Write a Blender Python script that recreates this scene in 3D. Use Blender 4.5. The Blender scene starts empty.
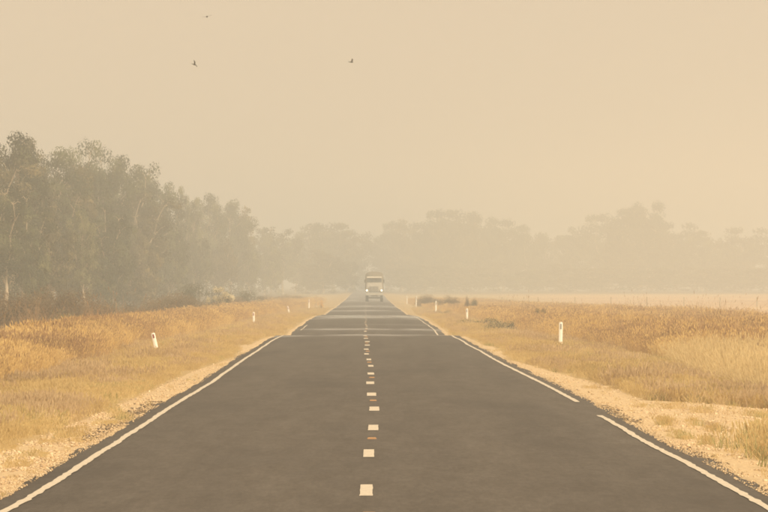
import bpy, bmesh, math, random
import numpy as np
from mathutils import Vector, Matrix
R = math.radians
F = 6270.0            # focal length in photo pixels (768 px wide frame)
EYE = 1.83            # eye height above the near road
HOR = 285.0           # horizon row
scene = bpy.context.scene
col = scene.collection

# ------------------------------------------------------------------ camera
cam_d = bpy.data.cameras.new('camera'); cam = bpy.data.objects.new('camera', cam_d); col.objects.link(cam)
cam_d.sensor_width = 36.0; cam_d.lens = F*36.0/768.0
cam_d.shift_y = (HOR-256.0)/768.0
cam_d.clip_start = 1.0; cam_d.clip_end = 9000.0
cam.location = (0, 0, EYE); cam.rotation_euler = (R(90), 0, 0)
scene.camera = cam

# ------------------------------------------------------------------ world and sun
SUN_EL, SUN_AZ = R(36), R(142)
w = bpy.data.worlds.new('World'); scene.world = w; w.use_nodes = True
nt = w.node_tree; nt.nodes.clear()
sky = nt.nodes.new('ShaderNodeTexSky'); sky.sky_type = 'NISHITA'; sky.sun_disc = False
sky.sun_elevation = SUN_EL; sky.sun_rotation = SUN_AZ; sky.dust_density = 8.0; sky.air_density = 1.5
mx = nt.nodes.new('ShaderNodeMix'); mx.data_type = 'RGBA'; mx.inputs[0].default_value = 0.90
mx.inputs['B'].default_value = (8.36, 6.58, 4.66, 1)      # even veil of bushfire smoke over the whole sky
bg = nt.nodes.new('ShaderNodeBackground'); bg.inputs[1].default_value = 0.10
wo = nt.nodes.new('ShaderNodeOutputWorld')
nt.links.new(sky.outputs[0], mx.inputs['A']); nt.links.new(mx.outputs['Result'], bg.inputs[0]); nt.links.new(bg.outputs[0], wo.inputs[0])
sd = bpy.data.lights.new('sun', 'SUN'); sd.energy = 4.5; sd.angle = R(10); sd.color = (1.0, 0.82, 0.58)
so = bpy.data.objects.new('sun', sd); col.objects.link(so)
sdir = Vector((math.sin(SUN_AZ)*math.cos(SUN_EL), math.cos(SUN_AZ)*math.cos(SUN_EL), math.sin(SUN_EL)))
so.rotation_euler = sdir.to_track_quat('Z', 'Y').to_euler()
HAZE = 0.00100
scene.view_settings.view_transform = 'Standard'; scene.view_settings.look = 'None'
scene.view_settings.exposure = 0.0; scene.view_settings.gamma = 1.0
scene.cycles.use_denoising = True
scene.cycles.volume_bounces = 2; scene.cycles.max_bounces = 8; scene.cycles.transparent_max_bounces = 16
scene.cycles.filter_width = 1.7

# ------------------------------------------------------------------ numbers
rng = np.random.default_rng(7); rnd = random.Random(11)
def px(x, D): return (x-384.0)*D/F                        # metres across for a column at distance D
def height(y, D): return EYE-(y-HOR)*D/F
def h2(ix, iy, s):
    a = np.sin(ix*127.1+iy*311.7+s*74.7)*43758.5453
    return a-np.floor(a)
def vnoise(x, y, s=0.0):
    x = np.asarray(x, float); y = np.asarray(y, float)
    ix, iy = np.floor(x), np.floor(y); fx, fy = x-ix, y-iy
    fx = fx*fx*(3-2*fx); fy = fy*fy*(3-2*fy)
    a, b, c, d = h2(ix, iy, s), h2(ix+1, iy, s), h2(ix, iy+1, s), h2(ix+1, iy+1, s)
    return (a*(1-fx)+b*fx)*(1-fy)+(c*(1-fx)+d*fx)*fy
def fbm(x, y, s=0.0, o=4):
    t = 0; a = .5
    for k in range(o): t = t+a*vnoise(np.asarray(x)*2**k, np.asarray(y)*2**k, s+k*3.1); a *= .5
    return t/(1-.5**o)
def sm(a, b, x):
    t = np.clip((np.asarray(x, float)-a)/(b-a), 0, 1); return t*t*(3-2*t)

# road alignment: centre line, left and right edge lines, and the roll of its surface
CD = [-400, 40, 54, 66, 78, 90, 120, 140, 170, 210, 300, 440, 600, 870, 1200, 1700, 4000]
CX = [-.10, -.12, -.13, -.148, -.152, -.16, -.24, -.33, -.46, -.60, -.86, -1.30, -1.75, -2.45, -3.3, -4.6, -11]
def cen(Y): return np.interp(Y, CD, CX)
LD = [-400, 45, 60, 77, 100, 140, 205, 280, 474, 870, 4000]
LO = [2.93, 2.93, 2.91, 2.97, 3.0, 3.02, 3.06, 2.98, 2.98, 3.0, 3.0]
RO = [3.25, 3.27, 3.24, 3.20, 3.17, 3.10, 3.12, 3.14, 3.10, 3.05, 3.0]
def wob(Y, s): return (vnoise(Y*.11, 0, s)-.5)*.055+(vnoise(Y*.45, 0, s+1)-.5)*.008
def eL(Y): return cen(Y)-np.interp(Y, LD, LO)+wob(Y, 5)
def eR(Y): return cen(Y)+np.interp(Y, LD, RO)+wob(Y, 9)
ZD = [-400, 180, 215, 232, 252, 268, 283, 300, 352, 400, 425, 445, 474, 510, 545, 580, 640, 700, 870, 1000, 1200, 1600, 2200, 4000]
ZZ = [0, 0, -.005, -.02, -.42, -.40, -.27, -.225, -.19, -.20, -.245, -.33, -.42, -.60, -.62, -.55, -.58, -.64, -.53, -.45, -.15, .1, .1, .0]
def zr(Y):
    Y = np.asarray(Y, float)
    return sum(np.interp(Y+d*np.clip(Y/60, .2, 8), ZD, ZZ)*k for d, k in ((-1, .25), (-.5, .25), (0, 0), (.5, .25), (1, .25)))
ZS = [-400, 200, 300, 450, 700, 1000, 1300, 1600, 4000]
ZT = [0, 0, -.20, -.30, -.60, -.50, -.15, 0.0, 0.0]
def ground(X, Y):
    X = np.asarray(X, float); Y = np.asarray(Y, float)
    dl = (eL(Y)-.4)-X; dr = X-(eR(Y)+.4); u = np.maximum(dl, dr)
    g = sm(1.5, 5.0, u)
    z = zr(Y)*(1-g)+np.interp(Y, ZS, ZT)*g
    z = z-.07*(1-sm(-.5, .2, u))*0-.03-.05*sm(0, 1, u)-.22*sm(1.0, 4.5, u)+.1*sm(14, 40, u)
    z = z+(fbm(X*.5, Y*.25, 2)-.5)*.10*sm(.3, 2.5, u)
    return np.where(u < -.15, z-.06, z)

# ------------------------------------------------------------------ materials
def mat(name, rough=.8, spec=.3):
    m = bpy.data.materials.new(name); m.use_nodes = True
    b = m.node_tree.nodes['Principled BSDF']; b.inputs['Roughness'].default_value = rough
    b.inputs['Specular IOR Level'].default_value = spec
    return m, m.node_tree, b
def N(nt, t, **k):
    n = nt.nodes.new(t)
    for a, v in k.items():
        if a.startswith('i_'): n.inputs[int(a[2:]) if a[2:].isdigit() else a[2:]].default_value = v
        else: setattr(n, a, v)
    return n
def ramp(nt, fac, stops):
    r = nt.nodes.new('ShaderNodeValToRGB'); e = r.color_ramp.elements
    while len(e) < len(stops): e.new(.5)
    for q, (p, c) in zip(e, stops): q.position = p; q.color = (*c, 1) if len(c) == 3 else c
    nt.links.new(fac, r.inputs[0]); return r.outputs[0]
def noise(nt, scale, detail=4, vec=None, rough=.55):
    n = N(nt, 'ShaderNodeTexNoise'); n.inputs['Scale'].default_value = scale; n.inputs['Detail'].default_value = detail
    n.inputs['Roughness'].default_value = rough
    if vec is not None: nt.links.new(vec, n.inputs['Vector'])
    return n.outputs['Fac']
def pos(nt, scale=(1, 1, 1)):
    g = N(nt, 'ShaderNodeNewGeometry'); v = N(nt, 'ShaderNodeVectorMath', operation='MULTIPLY'); v.inputs[1].default_value = scale
    nt.links.new(g.outputs['Position'], v.inputs[0]); return v.outputs[0]
def mixc(nt, f, a, b, mode='MIX'):
    m = N(nt, 'ShaderNodeMix', data_type='RGBA', blend_type=mode)
    for i, v in ((0, f), ('A', a), ('B', b)):
        if hasattr(v, 'links'): nt.links.new(v, m.inputs[i])
        else: m.inputs[i].default_value = v if i == 0 else (*v, 1)
    return m.outputs['Result']
def math_(nt, op, a, b=0.0, clamp=False):
    m = N(nt, 'ShaderNodeMath', operation=op, use_clamp=clamp)
    for i, v in ((0, a), (1, b)):
        if hasattr(v, 'links'): nt.links.new(v, m.inputs[i])
        else: m.inputs[i].default_value = v
    return m.outputs[0]
def flat(name, c, rough=.6, spec=.4, var=.15, scale=8):
    m, t, b = mat(name, rough, spec)
    n = noise(t, scale, 5)
    t.links.new(ramp(t, n, [(.25, tuple(x*(1-var) for x in c)), (.75, tuple(min(1, x*(1+var)) for x in c))]), b.inputs['Base Color'])
    return m
def leafy(name, stops, trans=.35, attr=None, patch=.0):
    """thin vegetation: colour by clump attribute or per instance, part of the light passes through"""
    m, t, b = mat(name, .75, .15)
    if attr:
        a = N(t, 'ShaderNodeAttribute', attribute_name=attr); f = a.outputs['Fac']
        oi = N(t, 'ShaderNodeObjectInfo')
        f = math_(t, 'ADD', math_(t, 'MULTIPLY', f, .68), math_(t, 'MULTIPLY', oi.outputs['Random'], .32))
    else:
        oi = N(t, 'ShaderNodeObjectInfo')
        p = noise(t, 1.0, 3, pos(t, (.35, .12, .0)))
        f = math_(t, 'ADD', math_(t, 'MULTIPLY', oi.outputs['Random'], 1-patch), math_(t, 'MULTIPLY', math_(t, 'SUBTRACT', math_(t, 'MULTIPLY', p, 2.4), .7, True), patch))
    c = ramp(t, f, stops)
    tr = N(t, 'ShaderNodeBsdfTranslucent'); mxs = N(t, 'ShaderNodeMixShader'); mxs.inputs[0].default_value = trans
    t.links.new(c, b.inputs['Base Color']); t.links.new(c, tr.inputs[0])
    t.links.new(b.outputs[0], mxs.inputs[1]); t.links.new(tr.outputs[0], mxs.inputs[2])
    t.links.new(mxs.outputs[0], t.nodes['Material Output'].inputs[0])
    return m

# asphalt
M_asph, t, b = mat('asphalt', .6, .35)
p = pos(t)
agg = noise(t, 55, 3, p); lon = noise(t, 1.0, 5, pos(t, (1.3, .045, 0))); pat = noise(t, 1.0, 5, pos(t, (.5, .06, 0)))
c = ramp(t, agg, [(.3, (.048, .041, .033)), (.7, (.152, .132, .106))])
c = mixc(t, .35, c, ramp(t, lon, [(.3, (.066, .056, .045)), (.7, (.136, .118, .095))]))
gr2 = noise(t, 1.0, 4, pos(t, (15, 1.6, 0)), .75); gr3 = noise(t, 1.0, 4, pos(t, (3.5, .35, 0)), .65)
c = mixc(t, .8, c, ramp(t, gr2, [(.32, (.58, .565, .545)), (.7, (1.0,)*3)]), 'MULTIPLY'); c = mixc(t, .8, c, ramp(t, gr3, [(.36, (.76, .735, .70)), (.64, (1.0,)*3)]), 'MULTIPLY')
c = mixc(t, 1.0, c, (1.29, 1.30, 1.34), 'MULTIPLY')
c = mixc(t, math_(t, 'MULTIPLY', math_(t, 'SUBTRACT', pat, .52, True), 3.0, True), c, (.058, .049, .040))
t.links.new(c, b.inputs['Base Color'])
# heat mirage imitated by glossy bands mirroring the sky at a grazing look; elsewhere the surface is coarse
a = N(t, 'ShaderNodeAttribute', attribute_name='mirage_gloss')
gl = math_(t, 'MULTIPLY', a.outputs['Fac'], ramp(t, noise(t, 1.0, 4, pos(t, (.28, .055, 0))), [(.40, (.12,)*3), (.58, (1,)*3)]))
t.links.new(math_(t, 'SUBTRACT', .74, math_(t, 'MULTIPLY', gl, .72)), b.inputs['Roughness'])
t.links.new(math_(t, 'ADD', .22, math_(t, 'MULTIPLY', gl, .4)), b.inputs['Specular IOR Level'])
bp = N(t, 'ShaderNodeBump'); bp.inputs['Distance'].default_value = .004
t.links.new(math_(t, 'MULTIPLY', math_(t, 'SUBTRACT', 1.0, gl, True), .5), bp.inputs['Strength'])
t.links.new(agg, bp.inputs['Height']); t.links.new(bp.outputs[0], b.inputs['Normal'])

# ground: straw litter, cream gravel by attribute
M_ground, t, b = mat('ground', .95, .1)
p = pos(t); at_ = N(t, 'ShaderNodeAttribute', attribute_name='gravel').outputs['Fac']
n1 = noise(t, 3.0, 5, p); n2 = noise(t, 22, 4, p); n3 = noise(t, 1.0, 5, pos(t, (.25, .05, 0)))
vor = N(t, 'ShaderNodeTexVoronoi'); vor.inputs['Scale'].default_value = 16; t.links.new(p, vor.inputs['Vector'])
grav = ramp(t, n2, [(.25, (.50, .37, .21)), (.5, (.63, .48, .29)), (.8, (.72, .57, .37))])
grav = mixc(t, .45, grav, ramp(t, vor.outputs['Color'], [(.1, (.50, .37, .21)), (.6, (.63, .48, .29)), (.95, (.74, .60, .40))]))
grav = mixc(t, math_(t, 'MULTIPLY', math_(t, 'SUBTRACT', n1, .52, True), 3.0, True), grav, (.56, .39, .18))
straw = ramp(t, n1, [(.25, (.34, .24, .11)), (.5, (.48, .35, .17)), (.75, (.62, .47, .24))])
straw = mixc(t, math_(t, 'MULTIPLY', math_(t, 'SUBTRACT', n2, .5, True), 4.0, True), straw, (.24, .16, .08))
straw = mixc(t, .5, straw, ramp(t, n3, [(.3, (.38, .28, .13)), (.7, (.66, .49, .26))]))
msk = math_(t, 'MULTIPLY', math_(t, 'SUBTRACT', math_(t, 'ADD', at_, math_(t, 'MULTIPLY', math_(t, 'SUBTRACT', n1, .5), .9)), .42), 7.0, True)
fld = N(t, 'ShaderNodeAttribute', attribute_name='field').outputs['Fac']
nf = noise(t, 1.0, 4, pos(t, (.012, .004, 0)))
fieldc = ramp(t, nf, [(.3, (.46, .29, .17)), (.5, (.60, .42, .25)), (.7, (.70, .52, .32))])
c = mixc(t, msk, straw, grav); c = mixc(t, fld, c, fieldc)
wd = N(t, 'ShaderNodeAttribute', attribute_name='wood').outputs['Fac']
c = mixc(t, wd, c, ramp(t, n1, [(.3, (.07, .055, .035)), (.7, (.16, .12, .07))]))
t.links.new(c, b.inputs['Base Color'])
bp = N(t, 'ShaderNodeBump'); bp.inputs['Distance'].default_value = .03; bp.inputs['Strength'].default_value = .7
t.links.new(vor.outputs['Distance'], bp.inputs['Height']); t.links.new(bp.outputs[0], b.inputs['Normal'])

M_paint, t, b = mat('road_paint', .65, .3)
p = pos(t); n = noise(t, 30, 4, p)
t.links.new(ramp(t, n, [(.28, (.30, .26, .20)), (.42, (.60, .53, .42)), (.8, (.72, .65, .53))]), b.inputs['Base Color'])
M_amber = flat('amber_reflector', (.34, .20, .10), .6, .3)
M_stone = leafy('stone', [(0, (.44, .32, .19)), (.5, (.62, .47, .29)), (.85, (.72, .58, .39)), (1, (.34, .26, .19))], trans=0)
M_darkstone = leafy('bitumen_crumb', [(0, (.10, .08, .06)), (.5, (.20, .15, .10)), (1, (.45, .34, .2))], trans=0)
M_short = leafy('dry_short_grass', [(0, (.44, .33, .16)), (.35, (.62, .48, .24)), (.7, (.74, .60, .32)), (.88, (.50, .43, .20)), (1, (.82, .70, .42))], .45, patch=.6)
M_seed = leafy('brown_seed_grass', [(0, (.46, .34, .20)), (.5, (.62, .48, .30)), (1, (.76, .62, .41))], .45, patch=.5)
M_green = leafy('green_grass', [(0, (.28, .27, .12)), (.6, (.42, .38, .17)), (1, (.54, .47, .23))], .35, patch=.4)
M_tall = leafy('tall_gold_grass', [(0, (.40, .27, .14)), (.3, (.59, .42, .20)), (.6, (.74, .56, .26)), (1, (.86, .70, .37))], .4, patch=.5)
M_russet = leafy('russet_stalks', [(0, (.28, .18, .11)), (.6, (.46, .30, .165)), (1, (.60, .41, .22))], .35, patch=.4)
M_stalk = leafy('dark_stalks', [(0, (.26, .17, .10)), (1, (.42, .29, .18))], .2)
M_blond = leafy('blond_grass', [(0, (.62, .49, .27)), (.5, (.76, .62, .36)), (1, (.86, .74, .46))], .4, patch=.4)
M_leafA = leafy('gum_leaves_olive', [(0, (.014, .020, .013)), (.4, (.040, .050, .027)), (.7, (.100, .112, .056)), (1, (.22, .22, .11))], .10, 'tone')
M_leafB = leafy('gum_leaves_brownish', [(0, (.020, .021, .013)), (.45, (.065, .060, .032)), (.75, (.14, .118, .062)), (1, (.26, .21, .11))], .10, 'tone')
M_leafP = leafy('pale_leaves', [(0, (.06, .07, .035)), (.4, (.19, .195, .10)), (1, (.52, .49, .29))], .4, 'tone')
M_leafD = leafy('dark_green_leaves', [(0, (.018, .028, .014)), (.6, (.05, .06, .028)), (1, (.085, .09, .04))], .3, 'tone')
M_scrub = leafy('brown_scrub', [(0, (.09, .066, .04)), (.5, (.17, .12, .07)), (1, (.26, .19, .11))], .3, 'tone')
M_flower = leafy('cream_blossom', [(0, (.50, .44, .28)), (1, (.82, .74, .54))], .35, 'tone')
M_bark = flat('pale_gum_bark', (.44, .36, .27), .9, .1, .35, 2.5)
M_twig = flat('twig_bark', (.15, .11, .07), .9, .1, .3, 6)

# ------------------------------------------------------------------ builders
def props(o, label=None, cat=None, group=None, kind=None):
    if label: o['label'] = label
    if cat: o['category'] = cat
    if group: o['group'] = group
    if kind: o['kind'] = kind
    return o
def mesh_np(name, V, faces, mats, attrs=None, mi=None, smooth=False):
    """faces: (n,k) int array or list of such arrays"""
    me = bpy.data.meshes.new(name)
    fs = faces if isinstance(faces, list) else [faces]
    fs = [np.asarray(f, np.int32) for f in fs if len(f)]
    V = np.asarray(V, np.float32)
    me.vertices.add(len(V)); me.vertices.foreach_set('co', V.ravel())
    li = np.concatenate([f.ravel() for f in fs]); cnt = np.concatenate([np.full(len(f), f.shape[1], np.int32) for f in fs])
    st = np.concatenate([[0], np.cumsum(cnt)[:-1]]).astype(np.int32)
    me.loops.add(len(li)); me.loops.foreach_set('vertex_index', li)
    me.polygons.add(len(cnt)); me.polygons.foreach_set('loop_start', st); me.polygons.foreach_set('loop_total', cnt)
    if mi is not None: me.polygons.foreach_set('material_index', np.asarray(mi, np.int32))
    if smooth: me.polygons.foreach_set('use_smooth', np.ones(len(cnt), bool))
    for k, v in (attrs or {}).items():
        a = me.attributes.new(k, 'FLOAT', 'POINT'); a.data.foreach_set('value', np.asarray(v, np.float32).ravel())
    for m in (mats if isinstance(mats, (list, tuple)) else [mats]): me.materials.append(m)
    me.update(calc_edges=True); return me
def link(name, me, parent=None, loc=None):
    o = bpy.data.objects.new(name, me); col.objects.link(o)
    if parent: o.parent = parent
    if loc is not None: o.location = loc
    return o
def grid_faces(nr, nc):
    i = np.arange(nr-1)[:, None]*nc+np.arange(nc-1)[None]; i = i.ravel()
    return np.stack([i, i+1, i+nc+1, i+nc], 1)
def stations(a, b, pxs):
    out = [a]
    while out[-1] < b:
        Y = max(out[-1], 45.0); out.append(out[-1]+min(max(Y*Y/(F*EYE)*pxs, .12), 45))
    out[-1] = b; return np.array(out)

# ------------------------------------------------------------------ ground sheet
def gravel_amt(X, Y):
    c = cen(Y)
    lo = np.interp(Y, [-400, 68, 75, 98, 117, 135, 150, 165], [-4.45, -4.4, -4.3, -4.15, -4.16, -4.15, -3.95, -3.7])
    lo = np.where(Y > 165, eL(Y)-.52, lo); lo = np.where((Y > 182) & (Y < 196), eL(Y)-.9, lo)
    g = sm(-.14, .14, X-lo)
    ro = np.interp(Y, [-400, 60, 74, 84, 94, 99, 104, 117, 125, 135, 150, 158], [4.6, 5.6, 14, 16, 16, 8.0, 4.3, 4.2, 4.05, 3.65, 3.3, 3.0])
    ro = np.where(Y > 158, eR(Y)+.50, ro)
    ro = np.where((Y > 172) & (Y < 192), 3.3, ro)
    gr = sm(-.16, .16, ro-X)
    isl = np.exp(-((X-4.95)/.80)**2-((Y-69.5)/5.5)**2)          # grass island by the driveway
    gr = gr*(1-sm(.30, .6, isl))
    g = np.where(X < c, g, gr)
    return g
Ys = np.concatenate([[-400, -200, -80, 0, 25], stations(42, 700, .7), np.arange(720, 4000, 45)])
Xs = np.concatenate([-np.array([1500, 900, 500, 260, 140, 90, 60, 42, 30, 24, 20, 17, 15]), np.arange(-14, -6, .5), np.arange(-6, -2.6, .12),
                     np.arange(-2.4, 2.2, .6), np.arange(2.4, 6.6, .12), np.arange(7, 15, .5), [16, 18, 21, 25, 31, 42, 60, 90, 140, 260, 500, 900, 1500]])
XX, YY = np.meshgrid(Xs, Ys)
# the fine columns follow the road as it drifts left
XX = XX+np.where(np.abs(XX) < 15, cen(YY)-cen(60), 0)
ZZg = ground(XX, YY)
fld = np.where(XX > 0, sm(22, 34, XX-cen(YY))*sm(300, 420, YY)*(1-.45*sm(1050, 1500, YY)), sm(16, 26, -XX+cen(YY))*.25)
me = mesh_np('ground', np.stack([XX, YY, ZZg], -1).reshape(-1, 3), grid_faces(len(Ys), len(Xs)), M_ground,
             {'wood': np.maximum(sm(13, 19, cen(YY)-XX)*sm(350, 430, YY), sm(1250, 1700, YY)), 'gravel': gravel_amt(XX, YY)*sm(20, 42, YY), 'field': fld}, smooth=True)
props(link('ground', me), kind='structure', label='dry straw and cream gravel ground beside the road')

# ------------------------------------------------------------------ road
Ya = np.concatenate([[-400, -100, 0, 30], stations(44, 1000, .25), np.arange(1030, 2300, 30)])
def edge_j(Y, s):
    rag = (vnoise(Y*.9, 0, s)-.5)*.07+(vnoise(Y*4.3, 0, s+2)-.5)*.07+(vnoise(Y*.2, 0, s+4)-.5)*.10
    return rag
lE = eL(Ya)-np.interp(Ya, [45, 80, 200, 300], [.31, .22, .22, .26])+edge_j(Ya, 21)
rE = eR(Ya)+np.interp(Ya, [45, 80, 200, 300], [.27, .24, .21, .24])+edge_j(Ya, 33)
z0 = zr(Ya); rows = []
cols_ = [('e', -1, -.09, -.055), ('e', -1, 0, -.004), ('e', -1, -.03*-1, .004)]
fr = np.linspace(0, 1, 9)
Xr = [lE-.10, lE]+[lE+(rE-lE)*f for f in fr[1:-1]]+[rE, rE+.10]
Zr_ = [z0-.07, z0]+[z0+.05*np.sin(math.pi*f) for f in fr[1:-1]]+[z0, z0-.07]
Xr = np.stack(Xr, 1); Zr_ = np.stack(Zr_, 1)
Zr_ = Zr_-.05*0
def bump_(Y, c, wd, a=1): return a*np.exp(-((Y-c)/wd)**2)
mirage = bump_(Ya, 226, 7, .75)+bump_(Ya, 290, 5, .8)+bump_(Ya, 318, 6, .3)+bump_(Ya, 403, 30, 1.5)+bump_(Ya, 575, 16, .8)+bump_(Ya, 705, 34, 1.2)+sm(800, 900, Ya)*.8  # where the glossy bands stand in for heat mirage streaks
mirage = np.clip(mirage, 0, 1)[:, None]*np.ones(Xr.shape[1])[None]
me = mesh_np('road', np.stack([Xr, np.repeat(Ya[:, None], Xr.shape[1], 1), Zr_], -1).reshape(-1, 3), grid_faces(len(Ya), Xr.shape[1]), M_asph, {'mirage_gloss': mirage}, smooth=True)
road = props(link('road', me), kind='structure', label='straight grey brown asphalt road with low crests')
def crown_z(X, Y):
    l = eL(Y)-.3; r = eR(Y)+.28; return zr(Y)+.05*np.sin(math.pi*np.clip((X-l)/(r-l), 0, 1))
def strip(name, xf, wd, a, b_, lab, step=.5, rag=.012):
    Y = stations(a, b_, step)
    Y = np.unique(np.concatenate([Y, [b_]]))
    x = xf(Y); j1 = (vnoise(Y*2.1, 3, 1)-.5)*2*rag; j2 = (vnoise(Y*2.3, 9, 4)-.5)*2*rag
    wd = wd*np.interp(Y, [40, 230, 300], [1, 1, .7]); xs = [x-wd/2+j1, x, x+wd/2+j2]; V = []
    for xx in xs: V.append(np.stack([xx, Y, crown_z(xx, Y)+.005], 1))
    V = np.stack(V, 1).reshape(-1, 3)
    o = link(name, mesh_np(name, V, grid_faces(len(Y), 3), M_paint), road)
    if lab: o['label'] = lab
    return o
strip('edge_line', eL, .085, 30, 236, 'cream painted line along the left road edge')
strip('edge_line', eL, .08, 288, 318, 'short worn piece of left edge line beyond the first crest')
strip('edge_line', eR, .085, 30, 87.5, 'cream painted line on the near right road edge')
strip('edge_line', eR, .085, 97.5, 440, 'cream painted line on the right edge beyond the gap')
dc = 54.3-11.9*2
while dc < 900:
    far = dc > 330
    o = strip('centre_dash', lambda Y: cen(Y)+.02*math.sin(dc*1.7)*(1+dc/300), (.13+.02*math.sin(dc*3.1)), dc-1.5, dc+1.5, None, .5 if not far else .3, .003)
    dc += 11.9
# amber raised markers between every second pair of dashes
bm = bmesh.new()
bmesh.ops.create_cube(bm, size=1); bmesh.ops.scale(bm, vec=(.11, .10, .02), verts=bm.verts)
for v in bm.verts:
    if v.co.z > 0: v.co.x *= .82; v.co.y *= .55
bmesh.ops.bevel(bm, geom=bm.edges[:], offset=.003, segments=1)
mk = bpy.data.meshes.new('raised_marker'); bm.to_mesh(mk); bm.free(); mk.materials.append(M_amber)
for k in range(-1, 12):
    Y = 72.4+23.8*k; X = float(cen(Y))
    link('raised_marker', mk, road, (X+.01, Y, float(crown_z(X, Y))+.011))

# ------------------------------------------------------------------ scattered masses
protos = bpy.data.collections.new('plant_prototypes')
def blades(n, hgt, spread, wid, lean=.25, head=0.0, hw=.02, seg=3, s=0, curl=.3):
    r = np.random.default_rng(s); V = []; Fq = []; Ft = []; k = 0
    for i in range(n):
        a, d = r.uniform(0, 2*math.pi), spread*math.sqrt(r.uniform())
        bx, by = d*math.cos(a), d*math.sin(a)
        h = hgt*r.uniform(.55, 1.05); la = r.uniform(0, 2*math.pi); L = lean*h*r.uniform(.2, 1.2)
        fa = r.uniform(0, math.pi); ux, uy = math.cos(fa), math.sin(fa)
        prev = None
        for q in range(seg+1):
            t_ = q/seg; ww = wid*(1-t_*.75)/2
            cx = bx+math.cos(la)*L*t_**(1+curl*2); cy = by+math.sin(la)*L*t_**(1+curl*2); cz = h*t_*(1-.12*t_*L/h)
            V += [(cx-ux*ww, cy-uy*ww, cz), (cx+ux*ww, cy+uy*ww, cz)]
            if prev is not None: Fq.append((prev, prev+1, k+1, k))
            prev = k; k += 2
        if head > 0 and r.uniform() < .85:           # seed head: two crossed slim diamonds, drooping a little
            hl = head*r.uniform(.6, 1.2); dx, dy = math.cos(la)*hl*.35, math.sin(la)*hl*.35
            for (sx, sy) in ((ux, uy), (-uy, ux)):
                V += [(cx, cy, cz-.02), (cx+dx*.5+sx*hw, cy+dy*.5+sy*hw, cz+hl*.45), (cx+dx, cy+dy, cz+hl), (cx+dx*.5-sx*hw, cy+dy*.5-sy*hw, cz+hl*.45)]
                Fq.append((k, k+1, k+2, k+3)); k += 4
    return np.array(V), np.array(Fq)
def proto(name, V, Fa, m):
    o = bpy.data.objects.new(name, mesh_np(name, V, Fa, m)); protos.objects.link(o); return o
def gn_scatter(name, P, scl, rotz, idx, coll, kind_label, tilt=.12, zs=None):
    """one object: a point cloud whose points carry instances of the prototypes"""
    n = len(P); me = bpy.data.meshes.new(name); me.vertices.add(n); me.vertices.foreach_set('co', np.asarray(P, np.float32).ravel())
    rot = np.stack([rng.normal(0, tilt, n), rng.normal(0, tilt, n), rotz], 1)
    zs = np.ones(n) if zs is None else zs
    for nm, tp, key, data in (('p_rot', 'FLOAT_VECTOR', 'vector', rot), ('p_scl', 'FLOAT_VECTOR', 'vector', np.stack([scl, scl, scl*zs], 1)), ('p_idx', 'INT', 'value', idx)):
        a = me.attributes.new(nm, tp, 'POINT'); a.data.foreach_set(key, np.asarray(data, np.int32 if tp == 'INT' else np.float32).ravel())
    o = link(name, me); props(o, kind='stuff', label=kind_label)
    g = bpy.data.node_groups.new(name+'_scatter', 'GeometryNodeTree')
    g.interface.new_socket('Geometry', in_out='INPUT', socket_type='NodeSocketGeometry'); g.interface.new_socket('Geometry', in_out='OUTPUT', socket_type='NodeSocketGeometry')
    gi, go = g.nodes.new('NodeGroupInput'), g.nodes.new('NodeGroupOutput')
    m2p = g.nodes.new('GeometryNodeMeshToPoints'); iop = g.nodes.new('GeometryNodeInstanceOnPoints'); ci = g.nodes.new('GeometryNodeCollectionInfo')
    ci.inputs['Collection'].default_value = coll; ci.inputs['Separate Children'].default_value = True; ci.inputs['Reset Children'].default_value = True
    def na(nm, dt):
        q = g.nodes.new('GeometryNodeInputNamedAttribute'); q.data_type = dt; q.inputs['Name'].default_value = nm; return q.outputs['Attribute']
    L = g.links.new
    L(gi.outputs[0], m2p.inputs[0]); L(m2p.outputs[0], iop.inputs['Points']); L(ci.outputs[0], iop.inputs['Instance'])
    iop.inputs['Pick Instance'].default_value = True
    L(na('p_idx', 'INT'), iop.inputs['Instance Index']); L(na('p_rot', 'FLOAT_VECTOR'), iop.inputs['Rotation']); L(na('p_scl', 'FLOAT_VECTOR'), iop.inputs['Scale'])
    L(iop.outputs[0], go.inputs[0])
    md = o.modifiers.new('scatter', 'NODES'); md.node_group = g
    return o
def collect(name, items):
    c = bpy.data.collections.new(name)
    for i, (V, Fa, m) in enumerate(items):
        c.objects.link(bpy.data.objects.new('%s_%02d' % (name, i), mesh_np(name, V, Fa, m)))
    return c
def stone_mesh(s, flatn=.55):
    r = np.random.default_rng(s); bm = bmesh.new(); bmesh.ops.create_icosphere(bm, subdivisions=1, radius=.5)
    V = np.array([v.co[:] for v in bm.verts]); Fa = np.array([[v.index for v in f.verts] for f in bm.faces]); bm.free()
    V = V*r.uniform(.7, 1.15, (len(V), 1))*np.array([1, r.uniform(.6, .95), flatn]); return V, Fa
def sample(n, xa, xb, ya, yb, pw=1.6):
    """more points near the camera: density falls with distance"""
    u = rng.uniform(size=n); e = 1-pw
    Y = (ya**e+u*(yb**e-ya**e))**(1/e); return rng.uniform(xa, xb, n), Y
def off(X, Y): return np.where(X < cen(Y), (eL(Y)-.32)-X, X-(eR(Y)+.30))

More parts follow.
